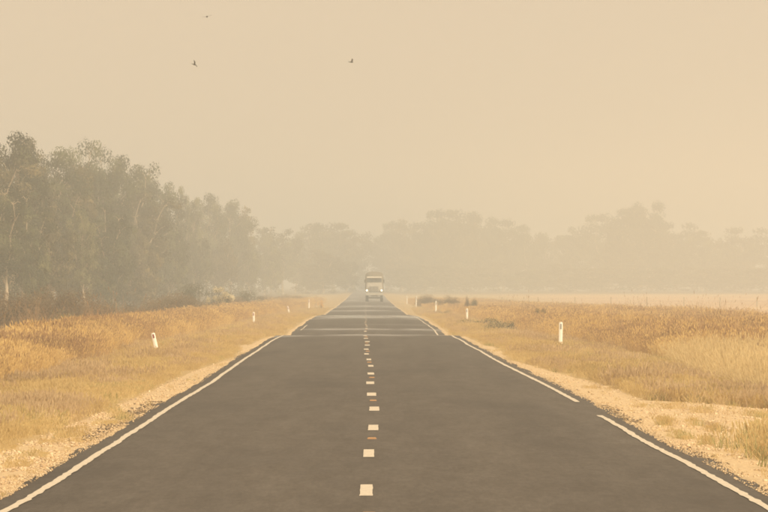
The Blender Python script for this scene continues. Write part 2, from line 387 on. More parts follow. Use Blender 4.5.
# gravel stones
C_stone = collect('stone', [(*stone_mesh(s), M_stone) for s in range(6)])
C_crumb = collect('crumb', [(*stone_mesh(20+s, .4), M_darkstone) for s in range(4)])
X1, Y1 = sample(60000, -4.6, -3.0, 50, 170, 2.2); X2, Y2 = sample(90000, 2.9, 8.5, 50, 160, 2.2)
X = np.concatenate([X1, X2]); Y = np.concatenate([Y1, Y2]); k = (off(X, Y) > .02) & (gravel_amt(X, Y)+rng.normal(0, .2, len(X)) > .45) & (fbm(X*2.2, Y*.9, 3) > rng.uniform(.38, .80, len(X)))
X, Y = X[k], Y[k]; n = len(X)
s = np.clip(rng.lognormal(-3.8, .5, n), .010, .07)
gn_scatter('gravel', np.stack([X, Y, ground(X, Y)+s*.12], 1), s, rng.uniform(0, 6.3, n), rng.integers(0, 6, n), C_stone, 'loose cream gravel stones on the road shoulders', .3)
Y = rng.uniform(48, 100, 2600); lf = rng.uniform(size=2600) < .6
X = np.where(lf, eL(Y)-.32-np.abs(rng.normal(0, .13, 2600)), eR(Y)+.30+np.abs(rng.normal(0, .08, 2600)))
k = fbm(Y*.15, lf*9.0, 8) > .42; X, Y = X[k], Y[k]; n = len(X); s = np.clip(rng.lognormal(-3.4, .4, n), .012, .07)
gn_scatter('broken_asphalt_crumbs', np.stack([X, Y, ground(X, Y)+.01], 1), s, rng.uniform(0, 6.3, n), rng.integers(0, 4, n), C_crumb, 'dark crumbs broken off the asphalt edge', .3)

n = 9000; Y = sample(n, 0, 1, 50, 180, 2.0)[1]; lf = rng.uniform(size=n) < .5
X = np.where(lf, eL(Y)-.20-np.abs(rng.normal(0, .10, n)), eR(Y)+.17+np.abs(rng.normal(0, .10, n)))
k = fbm(X*2, Y*.4, 5) > rng.uniform(.3, .75, n); X, Y = X[k], Y[k]; n = len(X); s = rng.uniform(.008, .03, n)
gn_scatter('road_grit', np.stack([X, Y, np.maximum(zr(Y)+.012, ground(X, Y)+.01)], 1), s, rng.uniform(0, 6.3, n), rng.integers(0, 6, n), C_stone, 'fine cream grit strewn over the ragged asphalt rim', .3)
# grasses
C_short = collect('short_tuft', [(*blades(26, .17, .16, .009, .9, .05, .008, 3, s, .1), M_short) for s in range(5)]+[(*blades(22, .2, .14, .010, .6, 0, 0, 3, 9+s), M_green) for s in range(2)]+[(*blades(22, .24, .20, .008, .6, .07, .010, 3, 15+s), M_seed) for s in range(3)])
C_tall = collect('tall_tuft', [(*blades(22, .95, .25, .008, .26, .11, .016, 3, 30+s), M_tall) for s in range(5)]+[(*blades(20, 1.0, .27, .008, .22, .09, .013, 3, 50+s), M_russet) for s in range(3)])
C_blond = collect('blond_tuft', [(*blades(48, .75, .26, .007, 1.0, .10, .009, 5, 70+s, .7), M_blond) for s in range(4)])
C_stalk = collect('weed_stalk', [(*blades(7, 1.5, .3, .016, .42, .13, .009, 5, 90+s, .9), M_stalk) for s in range(4)])
def bandL(Y): return np.interp(Y, [40, 120, 170, 200, 350, 500, 640, 900], [7.5, 7.2, 7.2, 7.6, 7.3, 7.0, 6.7, 5.6])   # inner edge of the tall grass, from centre line
def bandR(Y): return np.interp(Y, [40, 118, 160, 200, 250, 300, 420, 560, 900], [8.2, 7.9, 8.1, 7.6, 7.1, 7.0, 6.8, 6.5, 5.6])
# short verge grass
X1, Y1 = sample(80000, -9.5, -3.0, 52, 650, 1.75); X2, Y2 = sample(90000, 2.8, 10.0, 52, 650, 1.75)
X = np.concatenate([X1, X2]); Y = np.concatenate([Y1, Y2]); c_ = cen(Y)
u = off(X, Y); g = gravel_amt(X, Y); dens = sm(-.02, .25, u)*(1-gravel_amt(X-np.sign(X)*.16, Y)*.99)*np.clip(fbm(X*1.1, Y*.3, 12)*3.0-.75, .12, 1)
dens = np.where((g > .5) & (fbm(X*1.6, Y*.5, 41) > .74), .4, dens)
out = np.where(X < c_, c_-X-bandL(Y), X-c_-bandR(Y)); dens *= 1-sm(.2, 1.2, out)
k = rng.uniform(size=len(X)) < dens; X, Y, u, g = X[k], Y[k], u[k], g[k]; n = len(X)
s = rng.uniform(.6, 1.3, n)*(.5+.9*fbm(X*.8, Y*.25, 52))*(.55+.45*sm(.1, 1.8, u))*(1+.15*sm(150, 500, Y))*(1-.45*g)
gi_ = (fbm(X*.35, Y*.09, 17)*.8+.2*sm(2, 6, np.abs(X))*(X > 0)) > .57
idx = np.where(gi_ & (rng.uniform(size=n) < .33), rng.integers(5, 7, n), rng.integers(0, 5, n))
sd_ = (fbm(X*.9, Y*.16, 77) > .55) & (rng.uniform(size=n) < .35) & (u > .5); idx = np.where(sd_, rng.integers(7, 10, n), idx)
POSTS = [(157, 192), (254, 352), (290, 500), (309, 640), (560.5, 200), (467, 368), (436, 520), (416, 690), (407, 820)]
near_post = np.zeros(n, bool)
for a_, b_ in POSTS: near_post |= (np.abs(X-px(a_, b_)) < .45) & (np.abs(Y-b_) < b_*.07)
s = np.where(near_post, s*.45, s)          # grazed low round the guide posts
gn_scatter('verge_grass', np.stack([X, Y, ground(X, Y)], 1), s, rng.uniform(0, 6.3, n), idx, C_short, 'short dry grass on both verges', .12)
# tall gold grass
def tall(name, sign, n0, xmax, lab):
    Y = sample(n0, 0, 1, 112 if sign < 0 else 118, 900, 1.45)[1]; inner = bandL(Y) if sign < 0 else bandR(Y)
    d = rng.uniform(size=n0)**1.25*(np.interp(Y, [110, 150, 230, 400, 900], [1.6, 2.2, 2.6, 4.5, 8]) if sign < 0 else np.interp(Y, [110, 200, 400, 900], [xmax*.45, xmax*.8, xmax, xmax*.6]))
    X = cen(Y)+sign*(inner+d+(fbm(Y*.12, 0*Y, 5)-.35)*.5)
    k = rng.uniform(size=n0) < np.clip(fbm(X*.45, Y*.13, 24)*1.9-.15, .45 if sign < 0 else .3, 1); X, Y, d = X[k], Y[k], d[k]; n = len(X)
    hs = ((.62+.5*fbm(X*.3, Y*.08, 15)) if sign < 0 else (.55+.5*fbm(X*.3, Y*.08, 15)))*(.75+.25*sm(0, 1.2, d))*rng.uniform(.8, 1.15, n)
    rus = fbm(X*.25, Y*.05, 28)+rng.normal(0, .26, n) > (.66 if sign < 0 else .64)
    idx = np.where(rus, rng.integers(5, 8, n), rng.integers(0, 5, n))
    gn_scatter(name, np.stack([X, Y, ground(X, Y)-.03], 1), hs*(1+.25*sm(200, 500, Y)), rng.uniform(0, 6.3, n), idx, C_tall, lab, .06, 1/(1+.25*sm(200, 500, Y)))
tall('tall_grass', -1, 30000, 9.0, 'tall golden grass behind the left verge')
tall('tall_grass', 1, 60000, 17.0, 'tall golden and russet grass behind the right verge')
n = 9000; Y = sample(n, 0, 1, 150, 560, 1.3)[1]; X = cen(Y)-rng.uniform(9.4, 24, n)
gn_scatter('rough_grass', np.stack([X, Y, ground(X, Y)-.03], 1), rng.uniform(.25, .5, n), rng.uniform(0, 6.3, n), rng.integers(2, 6, n), C_tall, 'rough russet grass in front of the left wood', .1)
n = 2300; X = rng.normal(8.4, 1.5, n); Y = rng.normal(134, 13, n); k = (X > 6.5+.02*np.abs(Y-128)+fbm(Y*.4, Y*0, 88)*.9) & (Y > 116)
X, Y = X[k], Y[k]; n = len(X)
gn_scatter('blond_grass', np.stack([X, Y, ground(X, Y)-.03], 1), rng.uniform(.65, 1.15, n), rng.uniform(0, 6.3, n), rng.integers(0, 4, n), C_blond, 'bleached blond grass clump at the right edge of the photo', .12)
n = 1500; Y = rng.uniform(150, 420, n); X = cen(Y)+bandR(Y)+rng.uniform(.5, 16, n)
k = fbm(X*.5, Y*.1, 61) > .60; X, Y = X[k], Y[k]
Yl = rng.uniform(125, 300, 220); Xl = cen(Yl)-bandL(Yl)-rng.uniform(.3, 6, 220); X = np.concatenate([X, Xl]); Y = np.concatenate([Y, Yl]); n = len(X)
gn_scatter('weed_stalks', np.stack([X, Y, ground(X, Y)-.03], 1), np.clip(rng.lognormal(-.17, .22, n), .5, 1.32), rng.uniform(0, 6.3, n), rng.integers(0, 4, n), C_stalk, 'dark dry weed stalks rising above the tall grass', .08)
# straggly tufts alone on the gravel
isl = [(4.85+rng.normal(0, .42), 69.5+rng.normal(0, 3.2)) for _ in range(300)]
isl = [(x, y) for x, y in isl if x > 3.9]
sp = [(3.78, 84), (3.72, 83.5), (4.25, 85), (4.3, 81.5), (3.25+.55, 73.5), (3.6, 76), (-3.75, 77.5), (-3.95, 76.5), (-4.0, 92), (-3.7, 88), (-3.6, 86)]
pts = isl+[(x+rng.normal(0, .05), y+rng.normal(0, .35)) for x, y in sp for _ in range(7)]
X = np.array([p_[0] for p_ in pts]); Y = np.array([p_[1] for p_ in pts]); n = len(X)
big = np.arange(n) < len(isl)
gn_scatter('gravel_tufts', np.stack([X, Y, ground(X, Y)], 1), np.where(big, rng.uniform(.9, 1.7, n), rng.uniform(.4, .75, n)), rng.uniform(0, 6.3, n),
           np.where(rng.uniform(size=n) < .35, rng.integers(5, 7, n), rng.integers(0, 5, n)), C_short, 'grass tufts growing in the cream gravel', .12)

# ------------------------------------------------------------------ trees
def tube(V, Fq, pts, rad, ns=6):
    base = len(V); n = len(pts)
    for i, (p_, r_) in enumerate(zip(pts, rad)):
        d = (pts[min(i+1, n-1)]-pts[max(i-1, 0)]).normalized(); a = d.orthogonal().normalized(); b_ = d.cross(a)
        for q in range(ns):
            an = 2*math.pi*q/ns; V.append(tuple(p_+a*math.cos(an)*r_+b_*math.sin(an)*r_))
    for i in range(n-1):
        for q in range(ns): Fq.append((base+i*ns+q, base+i*ns+(q+1) % ns, base+(i+1)*ns+(q+1) % ns, base+(i+1)*ns+q))
def leaf_cloud(cent, rad, per, size, r, droop=.4):
    """clumps of small leaf faces; every clump has its own tone"""
    V = []; T = []
    for c_, (rx, rz) in zip(cent, rad):
        rx, rz = rx*1.08, rz*1.0; m = int(per*(rx*rx)*r.uniform(.75, 1.25)); 
        q = r.normal(size=(m, 3)); q /= np.linalg.norm(q, axis=1)[:, None]; q *= (r.uniform(size=(m, 1))**.28)
        q *= 1+.16*np.sin(q[:, :1]*7+c_[0])*np.cos(q[:, 1:2]*6+c_[1])
        P = np.array(c_)+q*np.array([rx, rx, rz])
        nn = q/(np.linalg.norm(q, axis=1)[:, None]+1e-6)+r.normal(size=(m, 3))*.28      # leaves spread over the outside of their bough
        d1 = np.cross(nn, r.normal(size=(m, 3))); d1[:, 2] -= droop*.5; d1 /= np.linalg.norm(d1, axis=1)[:, None]
        d2 = np.cross(nn, d1); d2 /= np.linalg.norm(d2, axis=1)[:, None]
        L = size*r.uniform(.6, 1.4, (m, 1)); W = L*.42
        V.append(np.stack([P-d1*L/2, P+d2*W/2, P+d1*L/2, P-d2*W/2], 1).reshape(-1, 3))
        tone = np.clip((r.uniform(.0, .45) if r.uniform() < .55 else r.uniform(.5, 1.0))+r.normal(0, .06, m), 0, 1); T.append(np.repeat(tone, 4))
    V = np.concatenate(V); T = np.concatenate(T); n = len(V)//4
    return V, np.arange(n*4).reshape(n, 4), T
def make_tree(seed, H=15.0, W=8.0, lo=.14, leaf=None, form='gum', per=120, size=.31, bark=None, forks=4):
    r = random.Random(seed); nr = np.random.default_rng(seed); V = []; Fq = []; cent = []; rad = []
    up = [Vector((0, 0, -.3))]; x = y = 0
    fork_h = H*r.uniform(.22, .34)
    for i in range(1, 5): x += r.uniform(-.25, .25); y += r.uniform(-.25, .25); up.append(Vector((x, y, fork_h*i/4)))
    r0 = H*.019; tube(V, Fq, up, [r0*1.35, r0*1.05, r0*.95, r0*.9, r0*.85], 8)
    for k in range(forks):
        a = 2*math.pi*(k+r.uniform(-.3, .3))/forks; reach = W*.5*r.uniform(.45, .95) if k else W*.12; top = H*(r.uniform(.66, .93) if k else .95)
        p0 = up[-1]-Vector((0, 0, .2)); pts = [p0]
        for i in range(1, 6):
            t_ = i/5; rr = reach*(t_**.8)
            pts.append(Vector((p0.x+math.cos(a)*rr+r.uniform(-.35, .35), p0.y+math.sin(a)*rr+r.uniform(-.35, .35), p0.z+(top-p0.z)*t_)))
        tube(V, Fq, pts, [r0*.62*(1-.14*i)for i in range(6)], 6)
        for i in range(1, 6):
            nb = 3 if i < 5 else 2
            for j in range(nb):
                a2 = r.uniform(0, 2*math.pi); L = W*r.uniform(.10, .24)*(1.15-.09*i); e = pts[i]+Vector((math.cos(a2)*L, math.sin(a2)*L, r.uniform(-.1, .65)*L+ (0 if i > 2 else -.1*L)))
                e.z = min(e.z, H-.4)
                tube(V, Fq, [pts[i]-Vector((0, 0, .25)), (pts[i]+e)/2+Vector((0, 0, .15)), e], [r0*.24, r0*.17, r0*.09], 4)
                s = r.uniform(.7, 1.25)*W/8.0*(1.0 if form == 'gum' else 1.25)
                cent.append((e.x, e.y, e.z)); rad.append((s, s*r.uniform(.55, .85)))
                if r.random() < .3: cent.append((e.x+r.uniform(-1, 1), e.y+r.uniform(-1, 1), e.z-r.uniform(.5, 1.3))); rad.append((s*.8, s*.7))
    # outer dome of clumps over the whole crown
    if form != 'open':
        nd = 36
        for j in range(nd):
            u_ = (j+.5)/nd; zc = 1-1.75*u_*(.9+.2*r.random()); zc = max(zc, -.8); a = j*2.4+r.uniform(-.4, .4); q = math.sqrt(max(0, 1-zc*zc))
            lob = 1+.20*math.sin(3*a+seed)+r.uniform(-.22, .08); hc = H*(lo+(1-lo)*.5); hz = H*(1-lo)*.5
            c_ = (math.cos(a)*q*W*.42*lob, math.sin(a)*q*W*.42*lob, hc+zc*(hz-.7)*(.82+.2*r.random()))
            s = r.uniform(.7, 1.3)*W/8; cent.append(c_); rad.append((s, s*r.uniform(.6, .85)))
            p1 = Vector((up[-1].x, up[-1].y, max(fork_h*.8, c_[2]-2.5))); tube(V, Fq, [p1, (p1+Vector(c_))/2+Vector((0, 0, .4)), Vector(c_)], [r0*.26, r0*.17, r0*.07], 4)
    # hanging lower growth
    nlow = int(16*(1-lo)) if form != 'open' else 8
    for j in range(nlow):
        a = r.uniform(0, 2*math.pi); d = W*.5*r.uniform(.3, .98); z = H*r.uniform(lo, .62)
        s = r.uniform(.8, 1.4)*W/8.0; cent.append((math.cos(a)*d, math.sin(a)*d, z)); rad.append((s, s*r.uniform(.7, 1.0)))
        q = Vector((up[-1].x, up[-1].y, max(fork_h*.6, z-1.5))); tube(V, Fq, [q, (q+Vector(cent[-1]))/2+Vector((0, 0, .3)), Vector(cent[-1])], [r0*.2, r0*.14, r0*.07], 4)
    cv, cf, ct = leaf_cloud(cent, rad, per, size, nr)
    return mesh_np('trunk', np.array(V), np.array(Fq), bark or M_bark, smooth=True), mesh_np('crown', cv, cf, leaf, {'tone': ct})
T = {
 'a': (make_tree(1, 15, 9.0, .12, M_leafA), 15), 'b': (make_tree(2, 15, 8.5, .10, M_leafB), 15), 'c': (make_tree(3, 15, 9.0, .14, M_leafA, forks=5), 15),
 'd': (make_tree(4, 15, 7.5, .08, M_leafA, forks=3), 15), 'e': (make_tree(5, 15, 10.0, .10, M_leafB, forks=5), 15), 'o': (make_tree(6, 15, 9.5, .30, M_leafA, 'open', forks=4), 15),
 'p': (make_tree(7, 10, 6.2, .30, M_leafP, per=105, size=.27, forks=5), 10), 't': (make_tree(12, 15, 8.0, .48, M_leafA, 'open', forks=3), 15), 'u': (make_tree(8, 8, 6.5, .0, M_leafA, per=130), 8), 'v': (make_tree(9, 8, 6.5, .0, M_leafB, per=130), 8),
}
TF = {'a': (make_tree(21, 15, 9.0, .12, M_leafA, per=48, size=.52), 15), 'b': (make_tree(22, 15, 8.5, .10, M_leafB, per=48, size=.52), 15),
 'c': (make_tree(23, 15, 9.0, .14, M_leafA, forks=5, per=48, size=.52), 15), 'd': (make_tree(24, 15, 7.5, .08, M_leafA, forks=3, per=48, size=.52), 15),
 'e': (make_tree(25, 15, 10.0, .10, M_leafB, forks=5, per=48, size=.52), 15), 'o': (make_tree(26, 15, 9.5, .30, M_leafA, 'open', forks=5, per=48, size=.52), 15),
 'u': (make_tree(28, 8, 6.5, .0, M_leafA, per=55, size=.45), 8), 'v': (make_tree(29, 8, 6.5, .0, M_leafB, per=55, size=.45), 8)}
def tree(kind, x, top, D, label, wpx=None, cat='tree', group=None, rot=None):
    (mt, mc), h0 = (TF if D > 1150 and kind in TF else T)[kind]; X = px(x, D); z0 = float(ground(X, D)); h = height(top, D)-z0; s = h/h0
    r = random.Random(int(x*7+D)); e = bpy.data.objects.new('gum_tree' if kind != 'p' else 'pale_tree', None); col.objects.link(e)
    e.location = (X, D, z0); e.rotation_euler = (0, 0, rot if rot is not None else r.uniform(0, 6.28)); props(e, label, cat, group)
    k = (1.06 if D < 1500 else 1.0)*wpx*D/F/(9.0*s) if wpx else 1.0
    for nm, m in (('trunk', mt), ('crown', mc)):
        o = link(nm, m, e); o.scale = (s*k, s*k, s)
    return e
GL = 'gum trees in the wood left of the road'
left = [
 ('e', -26, 156, 600, 'dense gum cut off by the left frame edge, half outside the photo', 90),
 ('a', 12, 135, 605, 'tallest olive gum at the far left with a knobbly domed crown', 78),
 ('b', 30, 140, 640, 'brownish gum whose crown steps down right of the tallest one', 52),
 ('c', 52, 152, 650, 'gum with the flat low crown between two taller crowns at left', 62),
 ('o', 84, 144, 680, 'gum whose small round crown pokes up a quarter of the way to the road', 50),
 ('o', 106, 152, 690, 'thin crowned gum with sky showing between two ball like clumps', 44),
 ('b', 72, 168, 640, 'brownish gum standing behind the pale leafed tree', 60),
 ('a', 126, 158, 720, 'gum with a rounded crown and pale forked bare limbs', 52),
 ('c', 150, 176, 760, 'broad gum descending from the forked limb tree toward the road', 52),
 ('e', 132, 195, 700, 'brownish spreading gum filling the middle of the left wood', 60),
 ('d', 168, 182, 810, 'narrow gum with a lumpy top before the lone spire crown', 42),
 ('d', 182, 186, 850, 'slim gum with a lone pointed spire crown', 26),
 ('d', 193, 197, 860, 'short slim gum right beside the spire crown', 26),
 ('a', 207, 195, 960, 'hazy gum with a domed crown beyond the notch of sky', 42),
 ('c', 230, 202, 990, 'hazy gum with a broad crown above the cream flowering shrub', 42),
 ('b', 243, 208, 1000, 'hazy gum at the right shoulder of the middle crowns', 26),
 ('a', 264, 226, 1150, 'grey hazed gum with a low domed crown before the far trees', 36),
 ('c', 283, 230, 1190, 'grey hazed gum beside the low domed crown', 32),
 ('d', 295, 240, 1230, 'last dim gum of the left wood before it dips to the verge', 24),
 ('u', 306, 262, 1240, 'low dim tree at the foot of the last left gums', 26),
 ('u', 20, 205, 640, 'bushy understorey tree under the tallest gum', 60),
 ('v', 50, 215, 570, 'brownish understorey tree left of the pale leafed tree', 56),
 ('t', 5, 186, 545, 'gum with a tall bare pale trunk at the left frame edge', 60), ('t', 25, 192, 560, 'gum with two bare pale trunks rising from the brown scrub', 56), ('t', 108, 205, 600, 'gum with a pale bent trunk just right of the pale leafed tree', 50),
 ('u', 112, 222, 620, 'bushy understorey tree right of the pale leafed tree', 52),
 ('v', 142, 232, 660, 'brownish understorey tree below the spreading gum', 50),
 ('u', 170, 230, 740, 'bushy understorey tree above the brown scrub', 48),
 ('u', 196, 238, 830, 'dull understorey tree above the dark bush', 40),
 ('v', 222, 240, 900, 'brownish understorey tree behind the cream flowering shrub', 40),
 ('u', 248, 245, 980, 'dim understorey tree right of the cream flowering shrub', 36),
 ('u', 270, 252, 1080, 'faint understorey tree in the smoke near the verge', 34),
 ('p', 84, 211, 575, 'pale green leafed tree standing out against the darker gums', 44),
 ('e', 20, 190, 760, 'deep wood gum glimpsed behind the tallest gum', 90), ('e', 66, 205, 800, 'deep wood gum glimpsed behind the pale leafed tree', 80),
 ('a', 105, 215, 860, 'deep wood gum glimpsed behind the forked limb tree', 70), ('e', 140, 225, 900, 'deep wood gum glimpsed under the spreading gum', 70),
 ('c', 178, 232, 1000, 'deep wood gum glimpsed under the lone spire crown', 60), ('u', 120, 262, 700, 'smoky low tree at the wood foot above the middle verge', 50),
 ('v', 75, 262, 600, 'smoky low tree at the foot of the pale tree', 50), ('u', 158, 264, 760, 'smoky low tree above the reddish brown scrub', 46),
 ('v', 130, 272, 640, 'lowest smoky tree between the pale tree and the reddish scrub', 44), 
 ('u', 34, 240, 540, 'low bushy tree just left of the pale tree behind brown scrub', 40),
 ('u', 100, 258, 590, 'low bushy tree in smoke at the foot of the pale tree', 44),
]
for k, x, tp, D, lab, wpx in left: tree(k, x, tp, D*(.79+.48*(max(x, 0)/300)**1.2), lab, wpx, group=GL)
GF = 'far trees fading in the smoke'
far = [
 ('a', 312, 222, 1600, 'smoke faded tree right behind the last left gums', 50), ('e', 332, 224, 1640, 'smoke faded tree with a broad flat crown left of the truck', 50),
 ('o', 352, 232, 1700, 'smoke faded tree sloping down to the gap above the truck', 34), ('b', 322, 250, 1400, 'low faint tree above the left verge end', 44),
 ('u', 346, 262, 1450, 'low faint tree beside the road end left of the truck', 34), ('o', 388, 224, 1850, 'faded tree just right of the gap above the truck', 44),
 ('b', 402, 220, 1800, 'faded tree with a small square topped crown above the truck', 34), ('o', 425, 224, 1820, 'faded tree between the truck and the twin topped tree', 46),
 ('o', 438, 212, 1800, 'faded tree with a loose knob on its left top', 34), ('e', 458, 211, 1800, 'tallest faded tree right of the truck with a twin top', 52),
 ('o', 480, 218, 1820, 'faded tree stepping down right of the twin topped tree', 44), ('o', 503, 221, 1850, 'faded rounded tree in the middle of the far row', 44),
 ('o', 526, 227, 1850, 'faded open crowned tree with a tiny sky gap', 36), ('u', 548, 234, 1950, 'lowest faded tree in the dip of the far row', 54),
 ('c', 575, 228, 1900, 'faded tree rising from the dip toward the highest far crown', 40), ('o', 603, 216, 1850, 'faded tree with a flat branch left of the highest far crown', 52),
 ('e', 640, 208, 1800, 'highest faded crown of the far row at right', 62), ('o', 648, 204, 1800, 'faded tree with wisps above the highest far crown', 40),
 ('o', 675, 224, 1850, 'faded tree just right of the highest far crown', 48), ('a', 702, 229, 1850, 'faded rounded tree between highest crown and right frame edge', 46),
 ('d', 722, 238, 1880, 'narrow faded tree before the last domed one', 22), ('o', 745, 229, 1850, 'faded domed tree close to the right frame edge', 52),
 ('a', 785, 238, 1880, 'faded tree cut by the right frame edge', 56),
 ('v', 400, 262, 1750, 'low faint bush tree behind the truck at its right', 60), ('u', 445, 258, 1780, 'low faint bush tree under the twin topped tree', 70),
 ('v', 500, 262, 1780, 'low faint bush tree in the middle of the far field edge', 70), ('u', 560, 264, 1800, 'low faint bush tree under the dip of the far row', 80),
 ('v', 620, 256, 1780, 'low faint bush tree under the highest far crown', 80), ('u', 680, 260, 1800, 'low faint bush tree right of the highest far crown', 70),
 ('v', 735, 262, 1800, 'low faint bush tree near the right frame edge', 80), ('u', 420, 266, 1680, 'wide low bush at the far field edge right of the truck', 90), ('v', 470, 268, 1690, 'wide low bush below the stepped faded tree', 90), ('u', 530, 270, 1690, 'wide low bush below the open crowned faded tree', 90),
 ('v', 590, 268, 1680, 'wide low bush left of the highest far crown', 90), ('u', 650, 268, 1680, 'wide low bush right under the highest far crown', 90), ('v', 708, 268, 1690, 'wide low bush beneath the rounded far tree at right', 90), ('u', 762, 268, 1690, 'wide low bush cut by the right frame edge', 90),
 ('v', 318, 268, 1400, 'wide low bush at the end of the left verge', 60), ('u', 365, 272, 1750, 'low faint bush tree in the gap over the truck', 46),
]
for k, x, tp, D, lab, wpx in far: tree(k, x, tp, D*1.07, lab, wpx, group=GF)

# ------------------------------------------------------------------ shrubs
def make_shrub(seed, W, H, leaf, per=1100, size=.075, flower=None, n=16, twigs=True):
    r = random.Random(seed); nr = np.random.default_rng(seed); cent = []; rad = []; V = []; Fq = []
    for i in range(n):
        a = r.uniform(0, 6.28); d = W*.5*math.sqrt(r.random())*.85; z = H*(r.uniform(.15, .85))*(1-.45*(2*d/W)**2)
        s = r.uniform(.13, .24)*max(W, H); cent.append((math.cos(a)*d, math.sin(a)*d, z)); rad.append((s, s*.8))
        p0 = Vector((math.cos(a)*d*.15, math.sin(a)*d*.15, -.05)); p2 = Vector(cent[-1])*1.0; p2.z += s*.6
        tube(V, Fq, [p0, (p0+p2)/2+Vector((r.uniform(-.1, .1), r.uniform(-.1, .1), .05)), p2], [.03, .02, .008], 4)
    cv, cf, ct = leaf_cloud(cent, rad, per, size, nr, .1)
    res = [('stems', mesh_np('stems', np.array(V), np.array(Fq), M_twig, smooth=True)), ('foliage', mesh_np('foliage', cv, cf, leaf, {'tone': ct}))]
    if flower:
        top = [c_ for c_ in cent if c_[2] > H*.35]; fc = []; fr_ = []
        for c_ in top+top[:6]: fc.append((c_[0]+r.uniform(-.25, .25), c_[1]-.25, c_[2]+r.uniform(.0, .3))); fr_.append((.24, .20))
        v, f, t_ = leaf_cloud(fc, fr_, 2200, .10, nr, 0); res.append(('blossom', mesh_np('blossom', v, f, flower, {'tone': t_})))
    return res
S = {'brown': make_shrub(1, 3.2, 1.7, M_scrub, n=22), 'brown2': make_shrub(2, 4.2, 1.5, M_scrub, n=26), 'dark': make_shrub(3, 2.4, 2.0, M_leafD, n=18),
     'white': make_shrub(4, 2.0, 1.7, M_leafD, flower=M_flower, n=16), 'green': make_shrub(5, 2.2, .8, leafy('olive_leaves', [(0, (.12, .11, .06)), (.5, (.22, .20, .10)), (1, (.34, .30, .16))], .35, 'tone'), n=16, per=500), 'orange': make_shrub(6, 1.2, .8, leafy('orange_leaves', [(0, (.75, .45, .12)), (1, (.92, .62, .22))], .3, 'tone'), n=8)}
SH = {'brown': (3.2, 1.7), 'brown2': (4.2, 1.5), 'dark': (2.4, 2.0), 'white': (2.0, 1.7), 'green': (2.2, .8), 'orange': (1.2, .8)}
def shrub(kind, x, top, D, wpx, label, group=None):
    X = px(x, D); z0 = float(ground(X, D))-.04; W, H = SH[kind]; h = height(top, D)-z0
    e = bpy.data.objects.new({'dark': 'dark_bush', 'white': 'flowering_shrub', 'green': 'low_bush', 'orange': 'orange_shrub'}.get(kind, 'brown_shrub'), None); col.objects.link(e)
    e.location = (X, D, z0); e.rotation_euler = (0, 0, (x*1.3) % 6.28 if kind != 'white' else 0); props(e, label, 'shrub', group)
    kx = wpx*D/F/W
    for nm, m in S[kind]: o = link(nm, m, e); o.scale = (kx, kx, h/H/1.05)
GB = 'brown scrub in front of the left wood'
for a in [('brown2', -6, 292, 290, 90, 'brown scrub mound cut by the left frame edge above the gold grass', GB), ('brown', 24, 290, 305, 76, 'large brown scrub mound below the pale gum trunks', GB),
          ('brown2', 54, 288, 325, 84, 'tallest brown scrub mound behind the near gold grass', GB), ('brown', 86, 296, 350, 62, 'smaller brown scrub mound sloping down toward the smoke', GB),
          ('green', 66, 309, 280, 54, 'low dull bush at the right foot of the brown mounds', GB),
          ('brown', 112, 304, 370, 54, 'low brown scrub in the smoke left of the lone dark trunk', GB), ('brown', 150, 295, 400, 56, 'rounded reddish brown scrub in the middle of the left verge', GB),
          ('brown2', 176, 293, 430, 60, 'wide brown scrub left of the dark bush', GB), ('brown', 202, 300, 450, 48, 'brown scrub in front of the dark bush', GB),
          ('dark', 197, 278, 560, 36, 'dark green bush left of the cream flowering shrub', None), ('white', 221, 284, 540, 27, 'flowering shrub covered in cream blossom before the left wood', None),
          ('dark', 250, 287, 640, 30, 'dim dark bush right of the cream flowering shrub', None), ('brown2', 236, 297, 600, 44, 'thin brown scrub right of the flowering shrub', GB),
          ('brown', 268, 294, 760, 36, 'faint brown scrub behind the leaning far guide post', GB), ('brown2', 290, 295, 850, 36, 'faint brown scrub at the end of the left verge', GB),
          ('green', 230, 316, 375, 26, 'low bush in the grass left of the second left guide post', None),
          ('orange', 321, 298.5, 640, 7, 'tiny orange shrub at the left road edge in the distance', None), ('green', 302, 303, 700, 12, 'small green bush beside the farthest left guide post', None),
          ('green', 478, 317, 320, 40, 'low green bush right of the second right guide post', None), ('green', 505, 318, 300, 44, 'wide low green bush in the right tall grass', None),
          ('green', 444, 309, 450, 14, 'small green bush between the two middle right guide posts', None),
          ('brown', 467, 294.5, 520, 6, 'small brown bush, taller of a pair, on the right grass crest', None), ('dark', 474, 296.5, 520, 12, 'small low dark bush touching a taller brown bush', None),
          ('dark', 537, 304, 330, 8, 'left of two tiny dark bushes topping the right grass', None), ('dark', 545, 305, 325, 11, 'right of two tiny dark bushes topping the right grass', None),
          ('brown', 428, 293, 700, 30, 'faint brown scrub at the far start of the right grass', None), ('brown', 448, 294, 600, 26, 'brown scrub on the far right grass crest', None)]:
    shrub(*a)

